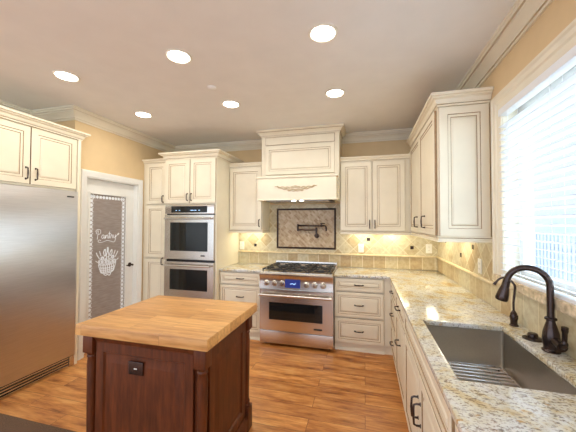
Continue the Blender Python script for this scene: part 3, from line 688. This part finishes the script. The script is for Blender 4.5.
# ------------------------------------------------------------------ upper cabinets
UZ0, UZ1 = 1.425, 2.325; RB = 1.385; YU = 3.82; DU = YB - YU - .003
def puck(par, x, y, z, p=1.0):
    MB().lathe([(.034, 0), (.034, .014), (.03, .016)], (x, y, z - .016), 18).obj('puck_light', par, 'puck')
    lamp('AREA', 'puck_lamp', par, (x, y, z - .02), UNDER_W * p * 2, (1, .95, .68), .34, size_y=.05)
t = thing('wall_cabinet', 'cream wall cabinet with one door, left of the range hood', 'cabinet', (-1.890, YU, 0))
w_ = .499
MB().box(0, w_, 0, DU, UZ0, UZ1, bev=.001).obj('carcass', t, 'cream')
door(t, .004, w_ - .004, UZ0 + .003, UZ1 - .01, w_ - .035, UZ0 + .10, ln=.095)
cab_crown(t, [(w_, 0), (0, 0)], UZ1 - .002, 2.383, .045)
rail(t, [(w_, DU), (w_, 0), (0, 0)], RB); puck(t, .25, .2, UZ0)
t = thing('wall_cabinet', 'cream double-door wall cabinet right of the range hood', 'cabinet', (-.305, YU, 0))
w_ = .869
MB().box(0, w_, 0, DU, UZ0, UZ1, bev=.001).obj('carcass', t, 'cream')
door(t, .006, .398, UZ0 + .003, UZ1 - .01, .368, UZ0 + .09, ln=.095)
door(t, .402, .792, UZ0 + .003, UZ1 - .01, .432, UZ0 + .09, ln=.095)
cab_crown(t, [(w_, 0), (0, 0)], UZ1 - .002, 2.383, .045)
rail(t, [(w_, 0), (0, 0)], RB); puck(t, .28, .2, UZ0); puck(t, .66, .2, UZ0)
# right wall cabinet, taller, with panelled end
XU = .567; CY0 = 2.505; L_ = YB - .003 - CY0; dz = 2.455; D2 = XR - XU - .003
t = thing('wall_cabinet', 'tall cream wall cabinet in the corner with panelled end facing the window', 'cabinet', (XU, YB - .003, 0), -90)
MB().box(0, L_, 0, D2, UZ0, dz, bev=.001).obj('carcass', t, 'cream')
a0 = YB - 3.80; am = YB - 3.19; a1 = L_ - .03
door(t, a0, am - .002, UZ0 + .003, dz - .01, YB - 3.325, UZ0 + .118, ln=.105, out=.032)
door(t, am + .002, a1, UZ0 + .003, dz - .01, YB - 2.93, UZ0 + .118, ln=.105, out=.032)
ep = MB().panel(-D2 + .006, -.006, UZ0 + .003, dz - .008, 0, .016, .06).obj('end_panel', t, ('cream', 'glaze'))
# end panel faces world -Y = local +X : rotate its frame by +90 about Z
ep.matrix_local = Matrix.Translation((L_, 0, 0)) @ Matrix.Rotation(R(90), 4, 'Z')
ep.matrix_local = Matrix.Translation((L_, D2, 0)) @ Matrix.Rotation(R(90), 4, 'Z')
cab_crown(t, [(L_ + .016, D2), (L_ + .016, 0), (YB - YU, 0)], dz - .004, 2.545, .062)
rail(t, [(L_ + .016, D2), (L_ + .016, 0), (YB - YU + .02, 0)], RB); puck(t, .55, .2, UZ0); puck(t, 1.1, .2, UZ0)

# ------------------------------------------------------------------ oven tower and pantry cabinet
YT = 3.44; TX0, TX1 = -2.688, -1.893
t = thing('oven_tower', 'tall cream oven tower cabinet with two doors above the built-in ovens', 'cabinet', (TX0, YT, 0)); w_ = TX1 - TX0; D3 = YB - YT - .003
ZO0, ZO1 = .50, 1.775
MB().box(0, w_, 0, D3, ZO1 + .002, 2.405).box(0, .02, 0, D3, .1, ZO1 + .002).box(w_ - .02, w_, 0, D3, .1, ZO1 + .002).box(.02, w_ - .02, 0, D3, .1, ZO0 - .002).box(.02, w_ - .02, D3 - .02, D3, ZO0, ZO1).obj('carcass', t, 'cream')
MB().box(0, w_, .03, D3, 0, .098).obj('plinth', t, 'cream')
door(t, .008, w_ * .5, 1.79, 2.395, w_ * .5 - .030, 1.875, ln=.09); door(t, w_ * .5 + .004, w_ - .008, 1.79, 2.395, w_ * .5 + .030, 1.875, ln=.09)
drawer(t, .008, w_ - .008, .11, .49)
cab_crown(t, [(w_, D3), (w_, 0), (0, 0), (0, .05)], 2.40, 2.492, .07)
NX0 = XL + .004
t = thing('pantry_cabinet', 'narrow tall cream pantry cabinet between the glass door and oven tower', 'cabinet', (NX0, 3.485, 0)); w_ = TX0 - NX0 - .003; D4 = YB - 3.485 - .003
MB().box(0, w_, 0, D4, .1, 2.375).obj('carcass', t, 'cream'); MB().box(0, w_, .03, D4, 0, .098).obj('plinth', t, 'cream')
door(t, .055, w_ - .006, 1.79, 2.37, w_ - .05, 1.86, ln=.09, fr=.05); door(t, .055, w_ - .006, 1.035, 1.775, fr=.05); door(t, .055, w_ - .006, .11, 1.02, w_ - .05, .985, ln=.09, fr=.05)
cab_crown(t, [(w_, 0), (0, 0)], 2.372, 2.43, .05)

def oven(loc, label, W, z0, z1, panel):
    t = thing('wall_oven', label, 'oven', loc); h = z1 - z0; dt = h - (.135 if panel else .018)
    MB().box(.006, W - .006, .004, .55, 0, h).obj('body', t, 'black')
    d = MB(); d.rings(0, W, .006, dt - .006, -.035, [(0, .035, 0), (0, .004, 0), (.004, 0, 0), (.088, 0, 0), (.092, .004, 1), (.1, .004, 1)])
    # the window is inset more at the top for the handle
    d = MB(); yf = -.035
    x0, x1, a, b = .088, W - .088, .115, dt - .105
    d.box(0, W, yf, -.001, 0.004, a); d.box(0, W, yf, -.001, b, dt - .004); d.box(0, x0, yf, -.001, a, b); d.box(x1, W, yf, -.001, a, b)
    dd_ = d.obj('oven_door', t, 'steel')
    MB().box(x0, x1, yf + .004, -.001, a, b).obj('window', dd_, 'oglass')
    MB().tube([(.03, yf - .048, dt - .05), (W - .03, yf - .048, dt - .05)], .014, 12).tube([(.05, yf, dt - .05), (.05, yf - .048, dt - .05)], .010, 8).tube([(W - .05, yf, dt - .05), (W - .05, yf - .048, dt - .05)], .010, 8).obj('handle', dd_, 'chrome')
    if panel:
        p = MB().box(0, W, -.03, -.001, dt + .012, h - .002, 0, bev=.002).obj('control_panel', t, 'steel')
        MB().box(.10, W - .10, -.033, -.03, dt + .028, h - .02, 0).obj('display', p, 'oglass')
        g = MB()
        for x, w1 in ((.17, .02), (.22, .02), (.40, .05), (.46, .03), (.52, .025)): g.box(x, x + w1, -.0338, -.033, dt + .055, dt + .062)
        g.obj('display_marks', p, 'displight')
        MB().box(W - .19, W - .13, yf - .0015, yf, .05, .066).obj('badge', dd_, 'black')
    return t
OX = TX0 + .022; OW = w_ = TX1 - TX0 - .044
oven((OX, YT, 1.03), 'upper stainless wall oven with control panel in the cream tower', OW, 1.03, 1.772, True)
oven((OX, YT, .505), 'lower stainless wall oven directly beneath the one with controls', OW, .505, 1.022, False)

# ------------------------------------------------------------------ range
RX0, RX1, RY = -1.281, -.361, 3.47; W = RX1 - RX0
rg = thing('gas_range', 'stainless gas range with six knobs and a blue display under the hood', 'range', (RX0, RY, 0)); RD = YB - RY - .016
MB().box(.002, W - .002, .0, RD, .035, .905).obj('body', rg, 'steel')
for x in (.05, W - .05):
    for y in (.06, RD - .06): MB().lathe([(.018, 0), (.018, .034)], (x, y, 0), 12).obj('foot', rg, 'black')
dw = MB().box(.0, W, -.022, -.001, .035, .185, 0, bev=.003).obj('drawer', rg, 'steel')
m = MB(); yf = -.035; a, b, x0, x1 = .33, .545, .125, W - .125
m.box(0, W, yf, -.001, .198, a); m.box(0, W, yf, -.001, b, .70); m.box(0, x0, yf, -.001, a, b); m.box(x1, W, yf, -.001, a, b)
od = m.obj('oven_door', rg, 'steel')
MB().box(x0, x1, yf + .006, -.001, a, b).obj('window', od, 'oglass')
m = MB(); m.tube([(.012, yf - .052, .640), (W - .012, yf - .052, .640)], .017, 14)
for x in (.035, W - .035): m.box(x - .014, x + .014, yf - .052, yf, .626, .654, bev=.004)
m.obj('handle', od, 'steel')
MB().box(W - .23, W - .13, yf - .002, yf, .245, .265).obj('badge', od, 'black')
# control panel with slanted face
cp = MB(); cp.sweep([(0, 0), (W, 0)], [(0.0, .712), (.046, .716), (.040, .80), (.040, .850), (.050, .868), (.050, .895), (.035, .908), (0, .908)][::1], M=Matrix.Scale(-1, 4, (0, 1, 0)))
cpo = cp.obj('control_panel', rg, 'steel')
MB().box(W / 2 - .125, W / 2 + .065, -.0455, -.038, .735, .835).obj('display', cpo, 'display')
MB().tube([(W / 2 - .06, -.0465, .78), (W / 2 - .03, -.0465, .79), (W / 2 - .01, -.0465, .775), (W / 2 + .01, -.0465, .795)], .004, 5).obj('display_marks', cpo, 'displight')
MK = Matrix.Rotation(R(92), 4, 'X')
for x in (.095, .195, .295, .60, .70, .805):
    k = MB(); k.lathe([(.036, -.002), (.036, .004), (.030, .008), (.026, .03), (.022, .036), (.006, .037)], (x, -.0425, .782), 20, 0, MK)
    k.obj('knob', cpo, 'steel')
MB().box(.012, W - .012, -.02, RD - .05, .905, .915, 0, bev=.002).obj('cooktop', rg, 'steel')
MB().box(.012, W - .012, RD - .052, RD - .004, .905, .975, 0, bev=.004).obj('back_guard', rg, 'steel')
for g in range(3):
    gx0_ = .022 + g * (W - .044) / 3; gx1_ = gx0_ + (W - .044) / 3 - .006; m = MB(); zt = .945; y0, y1 = .0, RD - .066
    m.tube([(gx0_ + .006, y0, zt), (gx1_ - .006, y0, zt), (gx1_ - .006, y1, zt), (gx0_ + .006, y1, zt)], .007, 6, closed=True)
    xc = (gx0_ + gx1_) / 2; ym = (y0 + y1) / 2
    m.box(gx0_ + .006, gx1_ - .006, ym - .006, ym + .006, zt - .008, zt + .006)
    for x in (gx0_ + .06, gx1_ - .06): m.box(x - .005, x + .005, y0, y1, zt - .008, zt + .006)
    for yc in ((y0 + ym) / 2, (y1 + ym) / 2):
        m.box(gx0_ + .006, xc - .03, yc - .005, yc + .005, zt - .008, zt + .007); m.box(xc + .03, gx1_ - .006, yc - .005, yc + .005, zt - .008, zt + .007)
    for x in (gx0_ + .01, gx1_ - .01):
        for y in (y0 + .004, ym, y1 - .004): m.box(x - .006, x + .006, y - .006, y + .006, .915, zt)
    m.obj('grate', rg, 'iron')
    for yc in ((y0 + ym) / 2, (y1 + ym) / 2):
        MB().lathe([(.055, 0), (.055, .004), (.042, .006), (.04, .014), (.036, .02), (.01, .021)], (xc, yc, .915), 22).obj('burner', rg, 'black')

# ------------------------------------------------------------------ refrigerator and its cabinet
FX = -3.05; FY0, FY1 = 1.52, 2.433
fr = thing('refrigerator', 'large built-in stainless steel refrigerator at the left, in the alcove', 'refrigerator', (FX, FY0, 0), 90); FW = FY1 - FY0 - .004
MB().box(.004, FW, .002, .58, .02, 1.858).obj('body', fr, 'black')
fd = MB().box(0, FW, -.045, -.001, .118, 1.860, 0, bev=.004).obj('door', fr, 'fridge')
MB().tube([(.045, -.10, .35), (.045, -.10, 1.65)], .014, 14).tube([(.045, -.045, .42), (.045, -.10, .42)], .01, 8).tube([(.045, -.045, 1.58), (.045, -.10, 1.58)], .01, 8).obj('handle', fd, 'steel')
MB().box(FW - .12, FW - .045, -.0468, -.045, 1.792, 1.806).obj('badge', fd, 'black')
m = MB()
for i in range(4): m.box(.0, FW - .055, -.028, -.005, .012 + i * .026, .024 + i * .026, 0, bev=.002)
g_ = m.obj('grille', fr, 'steel')
MB().box(FW - .052, FW, -.035, -.001, .004, .112, 0, bev=.003).obj('hinge_cover', fr, 'steel')
for x in (.05, FW - .05): MB().lathe([(.02, 0), (.02, .019)], (x, .08, 0), 10).obj('foot', fr, 'black')
t = thing('wall_cabinet', 'cream two-door cabinet above the stainless refrigerator at the left', 'cabinet', (FX, FY0 - .03, 0), 90)
w_ = FY1 + .045 - FY0 + .03; xs_ = 1.978 - (FY0 - .03)
dpt = abs(XA - FX) - .004
m = MB(); m.box(0, .939, 0, .60, 1.868, 2.435); m.obj('carcass', t, 'cream')
m = MB(); m.box(.943, .977, -.03, .60, 0, 2.435, bev=.002); m.obj('side_panel', t, 'cream')
door(t, .012, xs_ - .002, 1.885, 2.428, xs_ - .04, 1.985, ln=.105, y=-.001); door(t, xs_ + .002, .938, 1.885, 2.428, xs_ + .042, 1.985, ln=.105, y=-.001)
cab_crown(t, [(.977, .034), (.977, -.03), (0, -.03)], 2.43, 2.512, .06)

# ------------------------------------------------------------------ island
IX0, IX1, IY0, IY1 = -1.693, -.801, 1.367, 2.094
il = thing('kitchen_island', 'dark cherry kitchen island with raised panels and turned corner posts', 'island', ((IX0 + IX1) / 2, (IY0 + IY1) / 2, 0))
bw_, bd = (IX1 - IX0) / 2 - .035, (IY1 - IY0) / 2 - .035; ZI = .85
MB().box(-bw_ + .03, bw_ - .03, -bd + .03, bd - .03, .10, ZI - .002).obj('carcass', il, 'cherry')
for k, (hw1, dd1) in enumerate(((bw_, bd), (bd, bw_), (bw_, bd), (bd, bw_))):
    p = MB(); p.rings(-hw1 + .075, hw1 - .075, .12, ZI - .045, 0, [(0, .02, 0), (0, .002, 0), (.002, 0, 0), (.055, 0, 0), (.063, .011, 0), (.078, .011, 0), (.115, .003, 0), (.117, .003, 0)])
    po = p.obj('side_panel' if k % 2 else 'front_panel', il, 'cherry')
    po.matrix_local = Matrix.Rotation(R(90 * k), 4, 'Z') @ Matrix.Translation((0, -dd1 + .010, 0))
MB().sweep([(-bw_, -bd), (-bw_, bd), (bw_, bd), (bw_, -bd)], [(-.03, ZI - .045), (-.012, ZI - .045), (-.008, ZI - .03), (.0, ZI - .018), (.0, ZI - .001), (-.03, ZI - .001)], closed=True).obj('top_rail', il, 'cherry')
MB().sweep([(-bw_, -bd), (-bw_, bd), (bw_, bd), (bw_, -bd)], [(-.03, 0), (.006, 0), (.006, .085), (0, .10), (-.010, .112), (-.03, .112)], closed=True).obj('plinth', il, 'cherry')
for sx_ in (-1, 1):
    for sy_ in (-1, 1):
        px, py = sx_ * (bw_ - .028), sy_ * (bd - .028); m = MB()
        m.box(px - .036, px + .036, py - .036, py + .036, ZI - .115, ZI - .002, bev=.003)
        m.box(px - .038, px + .038, py - .038, py + .038, 0, .17, bev=.003)
        m.lathe([(.034, .17), (.036, .178), (.028, .19), (.032, .205), (.026, .215), (.024, .23), (.027, .45), (.029, .66), (.025, .70), (.030, .71), (.026, .72), (.034, .735)], (px, py, 0), 20)
        m.obj('corner_post', il, 'cherry')
m = MB(); m.box(-.05, .05, -.008, 0, -.045, .03, bev=.002); ou = m.obj('outlet', il, 'bronze'); ou.location = (-.04, -bd + .012, .69)
m = MB(); m.box(-.010, .010, -.010, -.008, -.012, -.006); m.obj('outlet_face', ou, 'plastic')
bt = MB().box(IX0, IX1, IY0, IY1, ZI, CT, 0, bev=.004).obj('butcher_block_top', None, 'butcher')
tag(bt, 'thick maple butcher block slab resting on the dark cherry island', 'countertop')

# ------------------------------------------------------------------ ceiling fittings
cl = thing('recessed_light', None, 'ceiling light', (0, 0, ZC), group='recessed ceiling lights')
MB().lathe([(.098, 0), (.098, -.004), (.088, -.009), (.080, -.006), (.079, 0)], (0, 0, -.0005), 32).obj('trim_ring', cl, 'white')
MB().lathe([(.078, -.003), (.07, -.008), (.03, -.010), (.001, -.0102)], (0, 0, -.001), 28).obj('lens', cl, 'lens')
lamp('AREA', 'can_lamp', cl, (0, 0, -.015), CAN_W, (1, .93, .82), .14)
spots = [(-.26, 1.86, 'recessed ceiling light nearest the camera on the right, closest to the window wall'), (-1.345, 1.85, 'middle recessed ceiling light of the row nearest the camera'),
         (-2.455, 1.86, 'recessed ceiling light nearest the refrigerator, leftmost of the front row'), (-1.355, 2.745, 'middle recessed ceiling light of the back row, left of the hood'),
         (-.27, 2.76, 'recessed ceiling light nearest the corner cabinet, rightmost of the back row'), (-2.47, 2.76, 'recessed ceiling light nearest the pantry door, leftmost of the back row')]
for i, (x, y, lb) in enumerate(spots):
    c = cl if i == 0 else copy_tree(cl)
    c.location = (x, y, ZC); c['label'] = lb
sd = MB().lathe([(.045, 0), (.045, -.006), (.036, -.012), (.012, -.014)], seg=26).obj('smoke_detector', None, 'ceil'); sd.location = (-1.358, 2.362, ZC - .0005)
tag(sd, 'small round grey detector cap on the ceiling between the recessed lights', 'detector')

# rug at the lower left corner
rg_ = MB().box(-.6, .6, -.9, .0, 0, .012, bev=.004).obj('rug', None, 'rug'); rg_.location = (-2.4, 1.66, .0005)
tag(rg_, 'dark brown floor rug in front of the refrigerator, at the lower left', 'rug')
